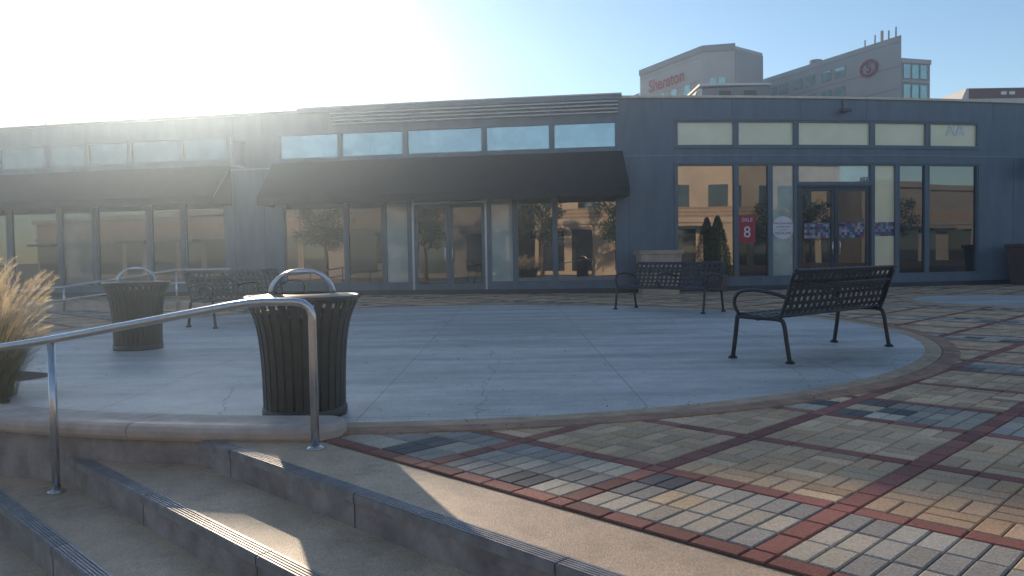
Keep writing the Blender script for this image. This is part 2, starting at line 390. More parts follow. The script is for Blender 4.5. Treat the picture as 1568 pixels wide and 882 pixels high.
def pave(a0,a1,b0,b1,c):
    if not visible((a0+a1)/2,(b0+b1)/2): return
    g_=.0025; ch=.006
    j=random.uniform(-.0012,.0012); zt=.012+j
    a0+=g_;a1-=g_;b0+=g_;b1-=g_
    k=len(pv)
    pv.extend([AB(a0,b0,.003),AB(a1,b0,.003),AB(a1,b1,.003),AB(a0,b1,.003)])
    pv.extend([AB(a0+.001,b0+.001,zt-.004),AB(a1-.001,b0+.001,zt-.004),AB(a1-.001,b1-.001,zt-.004),AB(a0+.001,b1-.001,zt-.004)])
    pv.extend([AB(a0+ch,b0+ch,zt),AB(a1-ch,b0+ch,zt),AB(a1-ch,b1-ch,zt),AB(a0+ch,b1-ch,zt)])
    for o in (0,4):
        for q in range(4): pf.append((k+o+q,k+o+(q+1)%4,k+o+4+(q+1)%4,k+o+4+q))
    pf.append((k+8,k+9,k+10,k+11))
    t=random.gauss(1,.10)
    pc.append(tuple(min(.85,max(0.01,x*t)) for x in c))
bands=[('r',0,.1),('g',.1,.7),('r',.7,.8),('t',.8,1.6),('r',1.6,1.7),('t',1.7,2.5)]
for ib in range(0,14):
    for kind,o0,o1 in bands:
        b0=B0+ib*2.5+o0; b1=B0+ib*2.5+o1
        if b0>32: break
        for ia in range(0,75):
            a0=A0+ia*.9
            if not any(visible(a0+da,b0+.3) for da in (0,.45,.9,-.5,1.4)): continue
            if kind=='r':
                for q in range(4): pave(a0+.1+q*.2,a0+.3+q*.2,b0,b1,random.choice(redc))
                pave(a0,a0+.1,b0,b1,random.choice(redc))
            else:
                n=round((b1-b0)/.2)
                for q in range(n): pave(a0,a0+.1,b0+q*.2,b0+q*.2+.2,random.choice(redc))
                for qi in range(4):
                    for qj in range(n):
                        x0=a0+.1+qi*.2; y0=b0+qj*.2
                        if kind=='g':
                            par=(qi//2+qj+ia)%2
                            c=random.choice(greyc) if random.random()<.5 else (greyc[0] if par else greyc[4])
                            for q in range(2): pave(x0+q*.1,x0+q*.1+.1,y0,y0+.2,c)
                        elif (qi+qj)%2==0:
                            for q in range(2): pave(x0+q*.1,x0+q*.1+.1,y0,y0+.2,random.choice(tanc))
                        else:
                            for q in range(2): pave(x0,x0+.2,y0+q*.1,y0+q*.1+.1,random.choice(tanc))
po=mk('brick_pavement',pv,pf,'paver')
ca=po.data.attributes.new('col','FLOAT_COLOR','POINT')
buf=[]
for c in pc: buf+= [c[0],c[1],c[2],1]*12
ca.data.foreach_set('color',buf)
g=G()
for k in range(420):
    if k<260:
        t=random.uniform(rad(-95),rad(20)); r=random.gauss(5.95,.22); x=DX+r*math.cos(t); y=DY+r*math.sin(t)
    else:
        x=random.uniform(-3.5,6); y=random.uniform(3.2,12)
    if x+y<2.95: continue
    sz=random.uniform(.004,.014)*(1+y*.05); a=random.uniform(0,6.28); z=.024
    c,s_=math.cos(a)*sz,math.sin(a)*sz
    g.add([(x-c,y-s_,z),(x+s_*.4,y-c*.4,z+.004),(x+c,y+s_,z+random.uniform(0,.008)),(x-s_*.4,y+c*.4,z+.003)],[(0,1,2,3)])
g.obj('fallen_leaves','dryleaf')

# ---------------------------------------------------------------- storefront building
Yf=Yf0
def nrm(X):
    d=(Yf(X+.01)-Yf(X-.01))/.02
    n=Vector((d,-1,0)); n.normalize(); return n
def F(X,z,o=0):
    n=nrm(X); return (X+n.x*o,Yf(X)+n.y*o,z)
def fstrip(g,X0,X1,z0,z1,o0,o1,step=.6):
    n=max(1,int(abs(X1-X0)/step)); v=[];f=[]
    for i in range(n+1):
        X=X0+(X1-X0)*i/n
        v+=[F(X,z0,o0),F(X,z0,o1),F(X,z1,o1),F(X,z1,o0)]
    for i in range(n):
        for k in range(4): f.append((i*4+k,i*4+(k+1)%4,i*4+4+(k+1)%4,i*4+4+k))
    f.append((3,2,1,0)); f.append((n*4,n*4+1,n*4+2,n*4+3))
    g.add(v,f)
bld=empty('storefront_building')
openings=[]
cz0,cz1=3.86,4.53
for a,b,m in [(4.4,5.98,'gcream'),(6.05,7.65,'gcream'),(7.72,9.84,'gcream'),(9.92,11.51,'gcream'),(11.59,13.13,'gcream')]:
    openings.append((a,b,cz0,cz1,m))
for a,b,z0,z1,m in [(4.4,5.99,.36,3.38,'gdark'),(6.05,6.93,.36,3.38,'gdark2'),(6.99,7.66,.36,3.38,'gpale'),(7.72,9.86,2.87,3.38,'gpale'),(7.72,9.86,.03,2.82,'DOOR'),
              (9.92,10.60,.36,3.38,'gcream'),(10.66,11.50,.36,3.38,'gdark2'),(11.57,13.13,.36,3.38,'gdark2')]:
    openings.append((a,b,z0,z1,m))
for a,b in [(15.6,17.1),(17.17,18.7),(18.77,20.3)]:
    openings.append((a,b,cz0,cz1,'gteal')); openings.append((a,b,.36,3.38,'gdark'))
for a,b,m in [(-6.52,-4.76,'gteal'),(-4.70,-2.91,'gteal'),(-2.83,-.73,'gteal'),(-.66,1.08,'gteal'),(1.15,2.80,'gteal')]:
    openings.append((a,b,3.84,4.54,m))
for a,b,z0,m in [(-6.45,-4.64,.32,'gdark'),(-4.58,-3.55,.32,'gdark2'),(-3.49,-2.82,.32,'gpale'),(-2.72,-.66,.03,'DOOR2'),(-.58,.07,.32,'gpale'),(.14,1.14,.32,'gdark'),(1.2,2.80,.32,'gdark')]:
    openings.append((a,b,z0,2.95,m))
for a,b in [(-9.5,-8.1),(-11.15,-9.58),(-12.6,-11.25),(-13.95,-12.68),(-15.7,-14.05),(-17.4,-15.8),(-19.1,-17.5)]:
    openings.append((a,b,3.9,4.58,'gteal2'))
for a,b,m in [(-9.5,-8.2,'gdark2'),(-10.6,-9.58,'gdark2'),(-12.4,-10.7,'gdark2'),(-13.6,-12.5,'gteal2'),(-15.4,-13.7,'gdark2'),(-17.4,-15.5,'gdark2'),(-19.1,-17.5,'gdark2')]:
    openings.append((a,b,.32,2.95,m))
TOP=5.12
xs=set([-34.,36.]+[o[0] for o in openings]+[o[1] for o in openings]+[-34+.7*i for i in range(101)])
xs=sorted(xs); xs=[x for i,x in enumerate(xs) if i==0 or x-xs[i-1]>1e-4]
zs=sorted(set([-.3,TOP]+[o[2] for o in openings]+[o[3] for o in openings]))
g=G()
for i in range(len(xs)-1):
    xm=(xs[i]+xs[i+1])/2
    for j in range(len(zs)-1):
        zm=(zs[j]+zs[j+1])/2
        if any(o[0]<xm<o[1] and o[2]<zm<o[3] for o in openings): continue
        g.add([F(xs[i],zs[j]),F(xs[i+1],zs[j]),F(xs[i+1],zs[j+1]),F(xs[i],zs[j+1])],[(0,1,2,3)])
for (a,b,z0,z1,m) in openings:
    for (p,q) in [((a,z0),(a,z1)),((a,z1),(b,z1)),((b,z1),(b,z0)),((b,z0),(a,z0))]:
        g.add([F(p[0],p[1]),F(q[0],q[1]),F(q[0],q[1],-.1),F(p[0],p[1],-.1)],[(0,1,2,3)])
g.obj('walls','wall',bld)
glz={}
fr=G(); frd=G(); fra=G(); gd=G(); hand=G()
for (a,b,z0,z1,m) in openings:
    if m=='DOOR' or m=='DOOR2':
        F_=frd if m=='DOOR' else fra
        fstrip(F_,a,a+.05,z0,z1,-.09,.015); fstrip(F_,b-.05,b,z0,z1,-.09,.015)
        fstrip(F_,a+.05,b-.05,z1-.06,z1,-.09,.012)
        if m=='DOOR2':
            fstrip(F_,a+.05,b-.05,2.48,2.54,-.09,.01); top=2.48
            fstrip(gd,a+.05,b-.05,2.54,z1-.06,-.07,-.06)
        else: top=z1-.06
        mid=(a+b)/2
        for (c,d) in [(a+.055,mid-.008),(mid+.008,b-.055)]:
            fm=frd if m=='DOOR' else fr
            fstrip(fm,c,c+.09,z0+.01,top-.01,-.07,-.02); fstrip(fm,d-.09,d,z0+.01,top-.01,-.07,-.02)
            fstrip(fm,c+.09,d-.09,z0+.01,z0+.26,-.068,-.022); fstrip(fm,c+.09,d-.09,top-.11,top-.01,-.068,-.022)
            fstrip(gd,c+.09,d-.09,z0+.26,top-.11,-.055,-.045)
        for sx in (-.07,.07):
            hand.tube([F(mid+sx,.92,-.02),F(mid+sx*1.1,.93,.05),F(mid+sx*1.5,.95,.07),F(mid+sx*1.5,1.27,.07),F(mid+sx*1.1,1.29,.05),F(mid+sx,1.30,-.02)],.014,8)
        continue
    gg=glz.setdefault(m,G())
    gg.add([F(a,z0,-.06),F(b,z0,-.06),F(b,z1,-.06),F(a,z1,-.06)],[(0,1,2,3)])
    w=.035
    fstrip(fr,a,a+w,z0,z1,-.058,.006); fstrip(fr,b-w,b,z0,z1,-.058,.006)
    fstrip(fr,a+w,b-w,z0,z0+w,-.058,.004); fstrip(fr,a+w,b-w,z1-w,z1,-.058,.004)
for k,gg in glz.items(): gg.obj('glass_'+k,k,bld)
gd.obj('door_glass','gdark2',bld)
fr.obj('window_frames','frame',bld); frd.obj('door_frames_dark','darkframe',bld); fra.obj('door_frames_silver','alu',bld); hand.obj('door_handles','steel',bld,True)
g=G()
for x in (4.37,13.16): fstrip(g,x-.03,x+.03,.34,3.4,.0,.03)
fstrip(g,4.34,13.2,3.39,3.43,.0,.03); fstrip(g,4.34,13.2,4.545,4.585,.0,.03); fstrip(g,4.34,13.2,3.80,3.84,.0,.03)
g.obj('window_surround','frame',bld)
g=G(); fstrip(g,-34,36,3.60,3.63,.0,.012)
g.obj('wall_trim','trim',bld)
g=G()
for x in (3.12,4.0,5.9,7.8,9.7,11.6,13.6,14.3,21.0,-7.0,-7.9): fstrip(g,x-.006,x+.006,4.60,5.10,.0,.003)
for x in (3.12,14.3,-7.0,-7.9): fstrip(g,x-.006,x+.006,.15,3.59,.0,.003)
g.obj('wall_seams','seam',bld)
g=G(); fstrip(g,-34,36,-.05,.14,.0,.03); g.obj('base_plinth','darkframe',bld)
g=G(); fstrip(g,2.93,36,TOP,TOP+.06,-.3,.07); g.obj('parapet_cap','cap',bld)
g=G(); fstrip(g,-5.9,2.93,TOP-.03,TOP+.09,-.3,.12); fstrip(g,-34,-5.9,TOP,TOP+.05,-.3,.07)
g.obj('parapet_cap_dark','frame',bld)
g=G(); fstrip(g,-5.9,2.93,TOP+.092,TOP+.125,-.3,.14); fstrip(g,-34,-5.9,TOP+.052,TOP+.075,-.3,.09); g.obj('parapet_flashing','cap',bld)
g=G()
for k,(o,z) in enumerate([(.20,5.02),(.17,4.93),(.14,4.84),(.11,4.75)]):
    fstrip(g,-4.9,2.85,z-.012,z+.022,.0,o)
g.obj('louvers','louver',bld)
n=100
v=[];f=[]
for i in range(n+1):
    X=-34+70*i/n; v+=[F(X,4.95,-.02),(X*1.05,Yf(X)+15,4.95),(X*1.05,Yf(X)+15,-.6)]
for i in range(n): f+=[(i*3,i*3+3,i*3+4,i*3+1),(i*3+1,i*3+4,i*3+5,i*3+2)]
mk('roof',v,f,'roof',bld)
mk('side_walls',[F(-34,-.6,0),F(-34,TOP,0),(-35.7,Yf(-34)+15,TOP),(-35.7,Yf(-34)+15,-.6),F(36,-.6,0),F(36,TOP,0),(37.8,Yf(36)+15,TOP),(37.8,Yf(36)+15,-.6)],[(0,1,2,3),(4,5,6,7)],'wall',bld)
def awn(name,X0,X1,zt,zb,out):
    g=G(); n=int((X1-X0)/1.0); v=[];f=[]
    pr=[(0,zt),(.04,zt+.01),(out,zb+.22),(out,zb)]
    for i in range(n+1):
        X=X0+(X1-X0)*i/n
        for j,(o,z) in enumerate(pr):
            v.append(F(X,z,o))
        v.append(F(X,zb,out-.015)); v.append(F(X,zb+.2,out-.02)); v.append(F(X,zt-.03,.0))
    m=7
    for i in range(n):
        for k in range(m-1): f.append((i*m+k,(i+1)*m+k,(i+1)*m+k+1,i*m+k+1))
    g.add(v,f)
    for X in (X0,X1):
        g.add([F(X,zt,0),F(X,zb+.22,out),F(X,zb,out),F(X,zb,.0)],[(0,1,2,3)])
    g.obj(name,'awning',bld)
    g=G()
    for i in range(n+1):
        X=X0+(X1-X0)*i/n
        g.tube([F(X,zt-.04,.02),F(X,zb+.18,out-.05)],.012,6)
    g.obj(name+'_ribs','darkframe',bld)
awn('awning',-6.7,2.95,3.74,2.50,1.0)
awn('awning_left',-20,-8.0,3.74,2.6,1.0)
def fm(X,z,o): 
    p=F(X,z,o); n=nrm(X); return up_text_matrix(p,(-n.y,n.x))
def disc_on(name,X,z,o,r,mat,parent,n=32):
    m=fm(X,z,o); v=[m@Vector((r*math.cos(2*math.pi*k/n),r*math.sin(2*math.pi*k/n),0)) for k in range(n)]
    return mk(name,v,[tuple(range(n))],mat,parent)
sg=empty('round_window_sign'); disc_on('plate',7.33,1.68,-.048,.31,'white',sg)
for i,(t,zz,s_) in enumerate([('Make good things',1.80,.075),('coming soon',1.71,.075),('for everyone',1.62,.05),('608.246.2000',1.53,.085)]):
    text('line_%d'%i,t,s_,fm(7.33,zz,-.044),'pink',sg,.001)
sg=empty('sale_poster'); g=G(); fstrip(g,6.10,6.56,1.28,2.02,-.055,-.048); g.obj('sheet','red',sg)
text('numeral','8',.42,fm(6.33,1.56,-.044),'white',sg,.001); text('word','SALE',.15,fm(6.33,1.90,-.044),'white',sg,.001)
sg=empty('address_number_sign'); text('digits','103',.17,fm(9.66,2.97,-.05),'black',sg,.002)
sg=empty('letter_sign'); text('letters','AA',.46,fm(12.45,4.34,-.052),'white',sg,.003,offset=.008)
g=G()
for a,b in [(7.93,8.66),(8.93,9.66)]: fstrip(g,a,b,1.38,1.80,-.04,-.036)
fstrip(g,9.98,10.56,1.42,1.80,-.055,-.05)
g.obj('door_decals','decal',bld)
sl=empty('wall_light'); g=G(); m=fm(9.0,4.80,.0); g.box(-.06,.06,-.05,.05,0,.16,m); g.box(-.16,.10,-.05,.03,.12,.30,m); g.obj('housing','lamp',sl,bevel=.01)
g=G(); fstrip(g,8.98,9.02,4.88,5.1,.0,.03); g.obj('bracket','lamp',sl)
bs=empty('blade_sign'); g=G(); m=fm(-7.55,4.05,0); g.box(-.04,.04,-.40,.36,.08,.72,m); g.obj('panel','trim',bs); g=G(); g.box(-.05,.05,-.36,.32,.12,.68,m); g.obj('face','wall',bs)
g=G(); g.box(-.02,.02,.3,.34,0,.1,m); g.box(-.02,.02,-.34,-.3,0,.1,m); g.obj('arms','darkframe',bs)
bs=empty('blade_sign'); g=G(); m=fm(14.75,3.35,0); g.box(-.05,.05,-.3,.3,.1,.85,m); g.obj('panel','black',bs); g=G(); g.box(-.02,.02,.2,.24,0,.1,m); g.obj('arm','darkframe',bs)

# roof-top units
u=empty('rooftop_unit'); 
g=G(); g.add([(6.75,32,4.9),(10.3,32,4.9),(10.3,36,4.9),(6.75,36,4.9),(7.5,32,7.5),(10.3,32,7.6),(10.3,36,7.6),(7.5,36,7.5)],[(0,1,5,4),(1,2,6,5),(2,3,7,6),(3,0,4,7),(4,5,6,7)]); g.obj('body','roofgrey',u)
g=G(); g.add([(6.7,31.97,4.9),(7.45,31.97,7.5),(7.62,31.97,7.5),(7.62,31.97,7.2),(7.3,31.97,7.1),(7.0,31.97,5)],[(0,1,2,3,4,5)]); g.box(7.5,10.35,31.9,36.1,7.6,7.68)
g.obj('trim','roofwhite',u)
g=G()
for x in (8.3,9.3): g.box(x,x+.45,31.94,31.99,7.15,7.4)
g.obj('vents','black',u)
u=empty('rooftop_unit'); g=G(); g.add([(17.9,34,4.9),(26,34,4.9),(26,38,4.9),(17.9,38,4.9),(19.2,34,7.75),(26,34,7.75),(26,38,7.75),(19.2,38,7.75)],[(0,1,5,4),(1,2,6,5),(2,3,7,6),(3,0,4,7),(4,5,6,7)]); g.obj('body','roofwhite',u)
g=G(); g.box(19.3,26.02,33.93,33.99,7.32,7.72); g.obj('band','roofbrown',u)
g=G()
for x in (20.6,20.95,22.6): g.box(x,x+.22,33.9,33.94,7.45,7.58)
g.obj('marker_lamps','white',u)

# ---------------------------------------------------------------- hotel
def prism(g,pts,z0,z1):
    n=len(pts); v=[(x,y,z0) for x,y in pts]+[(x,y,z1) for x,y in pts]
    g.add(v,[(i,(i+1)%n,n+(i+1)%n,n+i) for i in range(n)]+[tuple(range(n,2*n))])
ht=empty('hotel_building')
A=(19.2,118.6);B=(25.1,105);C=(29.0,104);D=(33.8,108)
g=G(); prism(g,[A,B,C,D,(38,128),(24,134)],-.6,27.4); g.obj('left_tower','hotel',ht)
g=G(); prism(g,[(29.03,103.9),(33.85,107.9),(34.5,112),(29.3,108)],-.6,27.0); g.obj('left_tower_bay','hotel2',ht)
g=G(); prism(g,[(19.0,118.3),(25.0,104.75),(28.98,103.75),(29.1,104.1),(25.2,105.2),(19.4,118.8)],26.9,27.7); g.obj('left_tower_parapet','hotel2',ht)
g=G(); v=[(12,124,-.6),(19.5,121,-.6),(19.5,130,-.6),(12,130,-.6),(12,124,22.3),(19.5,121,25.0),(19.5,130,25.0),(12,130,22.3)]
g.add(v,[(0,1,5,4),(1,2,6,5),(2,3,7,6),(3,0,4,7),(4,5,6,7)]); g.obj('low_wing','hotel',ht)
E=(36.9,129.6);GG=(48.4,100)
g=G(); prism(g,[E,GG,(55,118.5),(46,142)],-.6,27.4); g.obj('right_tower','hotel',ht)
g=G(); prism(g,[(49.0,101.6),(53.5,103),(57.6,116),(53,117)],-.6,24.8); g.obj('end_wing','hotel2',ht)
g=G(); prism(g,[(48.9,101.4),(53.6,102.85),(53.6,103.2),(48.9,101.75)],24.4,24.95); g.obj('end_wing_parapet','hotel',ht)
g=G(); 
c_=(44.1,116.5); prism(g,[(c_[0]+.9*math.cos(2*math.pi*k/16),c_[1]+.9*math.sin(2*math.pi*k/16)) for k in range(16)],27.4,28.3); g.obj('roof_vent','hotel2',ht,True)
def wall_rects(g,P,Q,rects,o=.12):
    P=Vector((*P,0));Q=Vector((*Q,0)); d=(Q-P); d.normalize(); n=Vector((d.y,-d.x,0))
    for s0,s1,z0,z1 in rects:
        a=P+d*s0+n*o; b=P+d*s1+n*o
        g.add([(a.x,a.y,z0),(b.x,b.y,z0),(b.x,b.y,z1),(a.x,a.y,z1)],[(0,1,2,3)])
Lr=(Vector(GG)-Vector(E)).length
g=G(); R=[]; gf=G(); RF=[]
for zz in (13.6,16.3,19.0,21.7,24.4):
    s=1.5; k=0
    while s<Lr-10:
        R.append((s,s+1.7,zz,zz+1.25)); RF.append((s-.15,s+1.85,zz-.15,zz+1.4)); s+=2.5 if k%2==0 else 3.1; k+=1
wall_rects(g,E,GG,R); wall_rects(gf,E,GG,RF,.06)
wall_rects(g,B,C,[(a,a+.8,z,z+1.4) for z in (16.5,19.3,22.1) for a in (.9,2.0)])
wall_rects(g,(49.0,101.6),(53.5,103),[(s,s+1.0,z,z+1.7) for s in (.5,1.8,3.1) for z in (14.8,17.4,20.0,22.5)])
wall_rects(g,A,B,[(s,s+1.3,z,z+1.4) for s in (2,5,8,11) for z in (16.5,19.3,21.9)])
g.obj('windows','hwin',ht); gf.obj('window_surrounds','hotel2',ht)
g=G(); wall_rects(g,(49.0,101.6),(53.5,103),[(.1,4.5,z,z+.25) for z in (16.9,19.5,22.0)],.2); g.obj('window_bands','hotel',ht)
g=G(); wall_rects(g,E,GG,[(.2,Lr-.2,z,z+.12) for z in (26.6,23.6,20.9)],.09); wall_rects(g,A,B,[(.2,14.5,z,z+.1) for z in (23.3,26.3)],.09); g.obj('wall_joints','hotel2',ht)
d=(Vector(B)-Vector(A)).normalized(); pp=Vector(A)+d*7.0; n_=Vector((d.y,-d.x))
text('hotel_lettering','Sheraton',2.35,up_text_matrix((pp.x+n_.x*.3,pp.y+n_.y*.3,24.7),(d.x,d.y)),'lettering',ht,.02,offset=.03)
d=(Vector(GG)-Vector(E)).normalized(); pp=Vector(E)+d*(Lr*.843); n_=Vector((d.y,-d.x))
lm=up_text_matrix((pp.x+n_.x*.2,pp.y+n_.y*.2,24.4),(d.x,d.y))
g=G()
rg=[lm@Vector((1.3*math.cos(t),.95*math.sin(t),0)) for t in [2*math.pi*k/40 for k in range(41)]]
g.tube(rg,.20,6,False); g.obj('logo_ring','darkred',ht)
text('logo_letter','S',1.8,lm,'darkred',ht,.03,offset=.04)
g=G()
for i,(x,h_) in enumerate([(46.3,1.0),(46.9,1.3),(47.3,1.6),(47.7,1.3),(48.1,1.5)]):
    y=100+ (48.4-x)/ .388*1.0; g.tube([(x,y,27.3),(x,y,27.4+h_*.8)],.1 if i!=2 else .2,6)
g.obj('antennas','hotel',ht)

# ---------------------------------------------------------------- street lamp
sl=empty('street_lamp',(-26.0,45.3,0)); g=G(); g.tube([(0,0,-.6),(0,0,5),(0,0,10.0)],[.17,.15,.12],10)
g.tube(bez([(0,0,9.8),(.05,0,10.1),(.3,0,10.25)]),.08,8); g.obj('pole','lamp',sl,True)
g=G(); g.tube([(.15,0,10.2),(.3,0,10.3),(.65,0,10.3),(.85,0,10.2)],[.08,.18,.19,.06],10); g.obj('head','lamp',sl,True)

# ---------------------------------------------------------------- benches
prof=[(.545,.395),(.535,.425),(.50,.445),(.42,.438),(.30,.425),(.18,.42),(.09,.43),(.045,.47),(.02,.54),(-.005,.63),(-.035,.72),(-.065,.80),(-.09,.85),(-.115,.868),(-.14,.855)]
PB=bez([(0,y,z) for y,z in prof],6)
cum=[0]
for i in range(1,len(PB)): cum.append(cum[-1]+(PB[i]-PB[i-1]).length)
TL=cum[-1]
def pat(s):
    s=max(0,min(TL-1e-6,s))
    for i in range(1,len(cum)):
        if cum[i]>=s:
            t=(s-cum[i-1])/(cum[i]-cum[i-1]); p=PB[i-1].lerp(PB[i],t); tn=(PB[i]-PB[i-1]).normalized(); return p,tn
def bench(loc,rot):
    e=empty('park_bench',(loc[0],loc[1],.018),rot)
    HL=.95
    g=G()
    def vstrap(x,w,off):
        v=[];f=[]
        ns=60
        for i in range(ns+1):
            p,t=pat(TL*i/ns); nn=Vector((0,-t.z,t.y))*.003
            o=Vector((0,-t.z,t.y))*off
            v+=[(x-w/2,(p+nn+o).y,(p+nn+o).z),(x+w/2,(p+nn+o).y,(p+nn+o).z),(x+w/2,(p-nn+o).y,(p-nn+o).z),(x-w/2,(p-nn+o).y,(p-nn+o).z)]
        for i in range(ns):
            for k in range(4): f.append((i*4+k,i*4+(k+1)%4,i*4+4+(k+1)%4,i*4+4+k))
        f+= [(0,3,2,1),(ns*4,ns*4+1,ns*4+2,ns*4+3)]
        g.add(v,f)
    nx=19
    for i in range(nx):
        x=-HL+.03+(2*HL-.06)*i/(nx-1)
        vstrap(x,.052 if 0<i<nx-1 else .05,.0)
    def hstrap(s0,s1,off):
        v=[];f=[]
        ns=5
        for i in range(ns+1):
            p,t=pat(s0+(s1-s0)*i/ns); nn=Vector((0,-t.z,t.y))
            a=p+nn*(off+.003); b=p+nn*(off-.003)
            v+=[(-HL,a.y,a.z),(HL,a.y,a.z),(HL,b.y,b.z),(-HL,b.y,b.z)]
        for i in range(ns):
            for k in range(4): f.append((i*4+k,i*4+(k+1)%4,i*4+4+(k+1)%4,i*4+4+k))
        f+=[(0,3,2,1),(ns*4,ns*4+1,ns*4+2,ns*4+3)]
        g.add(v,f)
    w=.034; gap=.038; k=0
    hstrap(0,.07,.004)
    s=.07+gap
    while s<TL-.12:
        hstrap(s,s+w,.004 if k%2 else -.004); s+=w+gap; k+=1
    hstrap(TL-.10,TL,.004)
    g.obj('seat_and_backrest','bench',e)
    g=G()
    for x in (-.95,.95):
        g.tube(bez([(x,.575,.0),(x,.545,.2),(x,.52,.40),(x,.50,.425)]),.021,10)
        g.tube(bez([(x,.52,.41),(x,.30,.405),(x,.08,.40),(x,.02,.36),(x,-.01,.2),(x,-.045,.0)]),.021,10)
        g.tube(bez([(x,.06,.40),(x,.0,.55),(x,-.05,.72),(x,-.09,.83)]),.018,10)
        for y in (.575,-.045): g.tube([(x,y,0),(x,y,.012),(x,y,.03)],[.045,.045,.024],14)
    g.tube([(-.95,.3,.395),(.95,.3,.395)],.018,8); g.tube([(-.95,-.055,.72),(.95,-.055,.72)],.012,8)
    g.obj('legs','bench',e,True)
    g=G()
    for x in (-.95,0,.95):
        g.tube(bez([(x,.50,.43),(x,.545,.50),(x,.55,.58),(x,.50,.64),(x,.40,.665),(x,.25,.66),(x,.10,.635),(x,-.01,.60)]),.018,10)
    g.obj('armrests','bench',e,True)
    return e
bench((3.24,7.95),rad(39.3))
bench((2.98,14.57),rad(133))
bench((-4.5,13.2),rad(-120))

# ---------------------------------------------------------------- litter bins
def bin_(loc,rot=0):
    e=empty('litter_bin',(loc[0],loc[1],.018),rot)
    pr=[(.262,.035),(.262,.10),(.265,.25),(.272,.40),(.285,.53),(.305,.63),(.33,.70),(.352,.745),(.358,.765)]
    P=bez([(r,0,z) for r,z in pr],3)
    g=G(); ns=30
    for k in range(ns):
        t=2*math.pi*k/ns; v=[];f=[]
        for p in P:
            hw=.021
            c,s_=math.cos(t),math.sin(t)
            for (dr,dw) in [(.004,-hw),(.004,hw),(-.004,hw),(-.004,-hw)]:
                r=p.x+dr; v.append((r*c-dw*s_,r*s_+dw*c,p.z))
        for i in range(len(P)-1):
            for q in range(4): f.append((i*4+q,i*4+(q+1)%4,i*4+4+(q+1)%4,i*4+4+q))
        g.add(v,f)
    g.obj('slats','bin',e)
    def ringp(name,prof_,mat,n=56,smooth=True,a0=0,a1=2*math.pi):
        v,f=arc_sweep(prof_,a0,a1,n,cx=0,cy=0); return mk(name,v,f,mat,e,smooth)
    g=G()
    def tor(r,z,t_): g.tube([(r*math.cos(2*math.pi*k/56),r*math.sin(2*math.pi*k/56),z) for k in range(57)],t_,10,False)
    tor(.36,.775,.017); tor(.345,.755,.010)
    g.obj('rim','bin',e,True)
    ringp('base_band',[(.255,.0),(.272,.0),(.275,.01),(.275,.055),(.268,.06),(.255,.06)],'bin')
    ringp('middle_band',[(.290,.635),(.300,.635),(.318,.685),(.308,.685)],'bin')
    ringp('liner',[(.0,.04),(.23,.04),(.24,.4),(.25,.60),(.262,.66)],'liner')
    ringp('lid_plate',[(.352,.772),(.33,.785),(.24,.80),(.21,.805)],'bin')
    n=40;m=10; v=[];f=[]
    R0=.205;H0=.155
    for j in range(m+1):
        ph=math.pi/2*j/m
        for k in range(n):
            t=2*math.pi*k/n; v.append((R0*math.cos(ph)*math.cos(t),R0*math.cos(ph)*math.sin(t),.80+H0*math.sin(ph)))
    for j in range(m):
        for k in range(n):
            tm=360*(k+.5)/n; 
            front=abs(((tm-270+180)%360)-180); back=abs(((tm-90+180)%360)-180)
            if (front<66 or back<66) and j<7: continue
            f.append((j*n+k,j*n+(k+1)%n,(j+1)*n+(k+1)%n,(j+1)*n+k))
    o=mk('hood',v,f,'binlid',e,True); md=o.modifiers.new('s','SOLIDIFY'); md.thickness=.006
    g=G(); 
    g.tube([(R0*math.cos(t),0,.80+H0*math.sin(t)) for t in [math.pi*k/24 for k in range(25)]],.013,8)
    g.obj('hood_strap','steel',e,True)
    return e
bin_((-1.385,5.30),rad(12))
bin_((-4.42,9.45),rad(25))

# ---------------------------------------------------------------- handrail
hr=empty('stair_handrail')
g=G()
rail=[(-1.10,4.40,.0),(-1.10,4.40,.5),(-1.10,4.40,.70)]
corner=[(-1.10,4.40,.74),(-1.115,4.40,.78),(-1.15,4.405,.805),(-1.20,4.41,.813)]
path=[Vector(p) for p in rail+corner]+bez([(-1.22,4.41,.813),(-1.40,4.44,.812),(-1.52,4.46,.80),(-1.75,4.50,.762),(-2.2,4.58,.685),(-2.70,4.68,.60),(-3.2,4.79,.53),(-3.9,4.98,.43),(-4.6,5.22,.33)],5)
g.tube(path,.023,14)
g.tube([(-2.70,4.68,-.3),(-2.70,4.68,.58)],.022,14)
g.tube([(-4.3,5.12,-.6),(-4.3,5.12,.36)],.022,14)
g.obj('rail','steel',hr,True)
g=G()
for x,y,z in [(-1.10,4.40,0),(-2.70,4.68,-.3),(-4.3,5.12,-.6)]:
    g.tube([(x,y,z),(x,y,z+.008),(x,y,z+.02)],[.052,.05,.026],18)
g.obj('base_flanges','steel',hr,True)
rr=empty('ramp_railing'); g=G()
for dz in (0,-.28):
    g.tube([Vector(p) for p in [(-5.95,17,.86+dz),(-7.1,17,.86+dz),(-9.6,17.2,.52+dz),(-11.5,17.4,.40+dz)]],.022,8)
for x,y,z in [(-5.95,17,.86),(-7.1,17,.86),(-8.3,17.1,.70),(-9.6,17.2,.52),(-11.5,17.4,.40)]:
    g.tube([(x,y,0),(x,y,z)],.022,8)
g.obj('rails','steel',rr,True)
g=G(); g.box(-12,-5.8,17.25,17.5,0,.18); g.obj('kerb','coping',rr,bevel=.01)

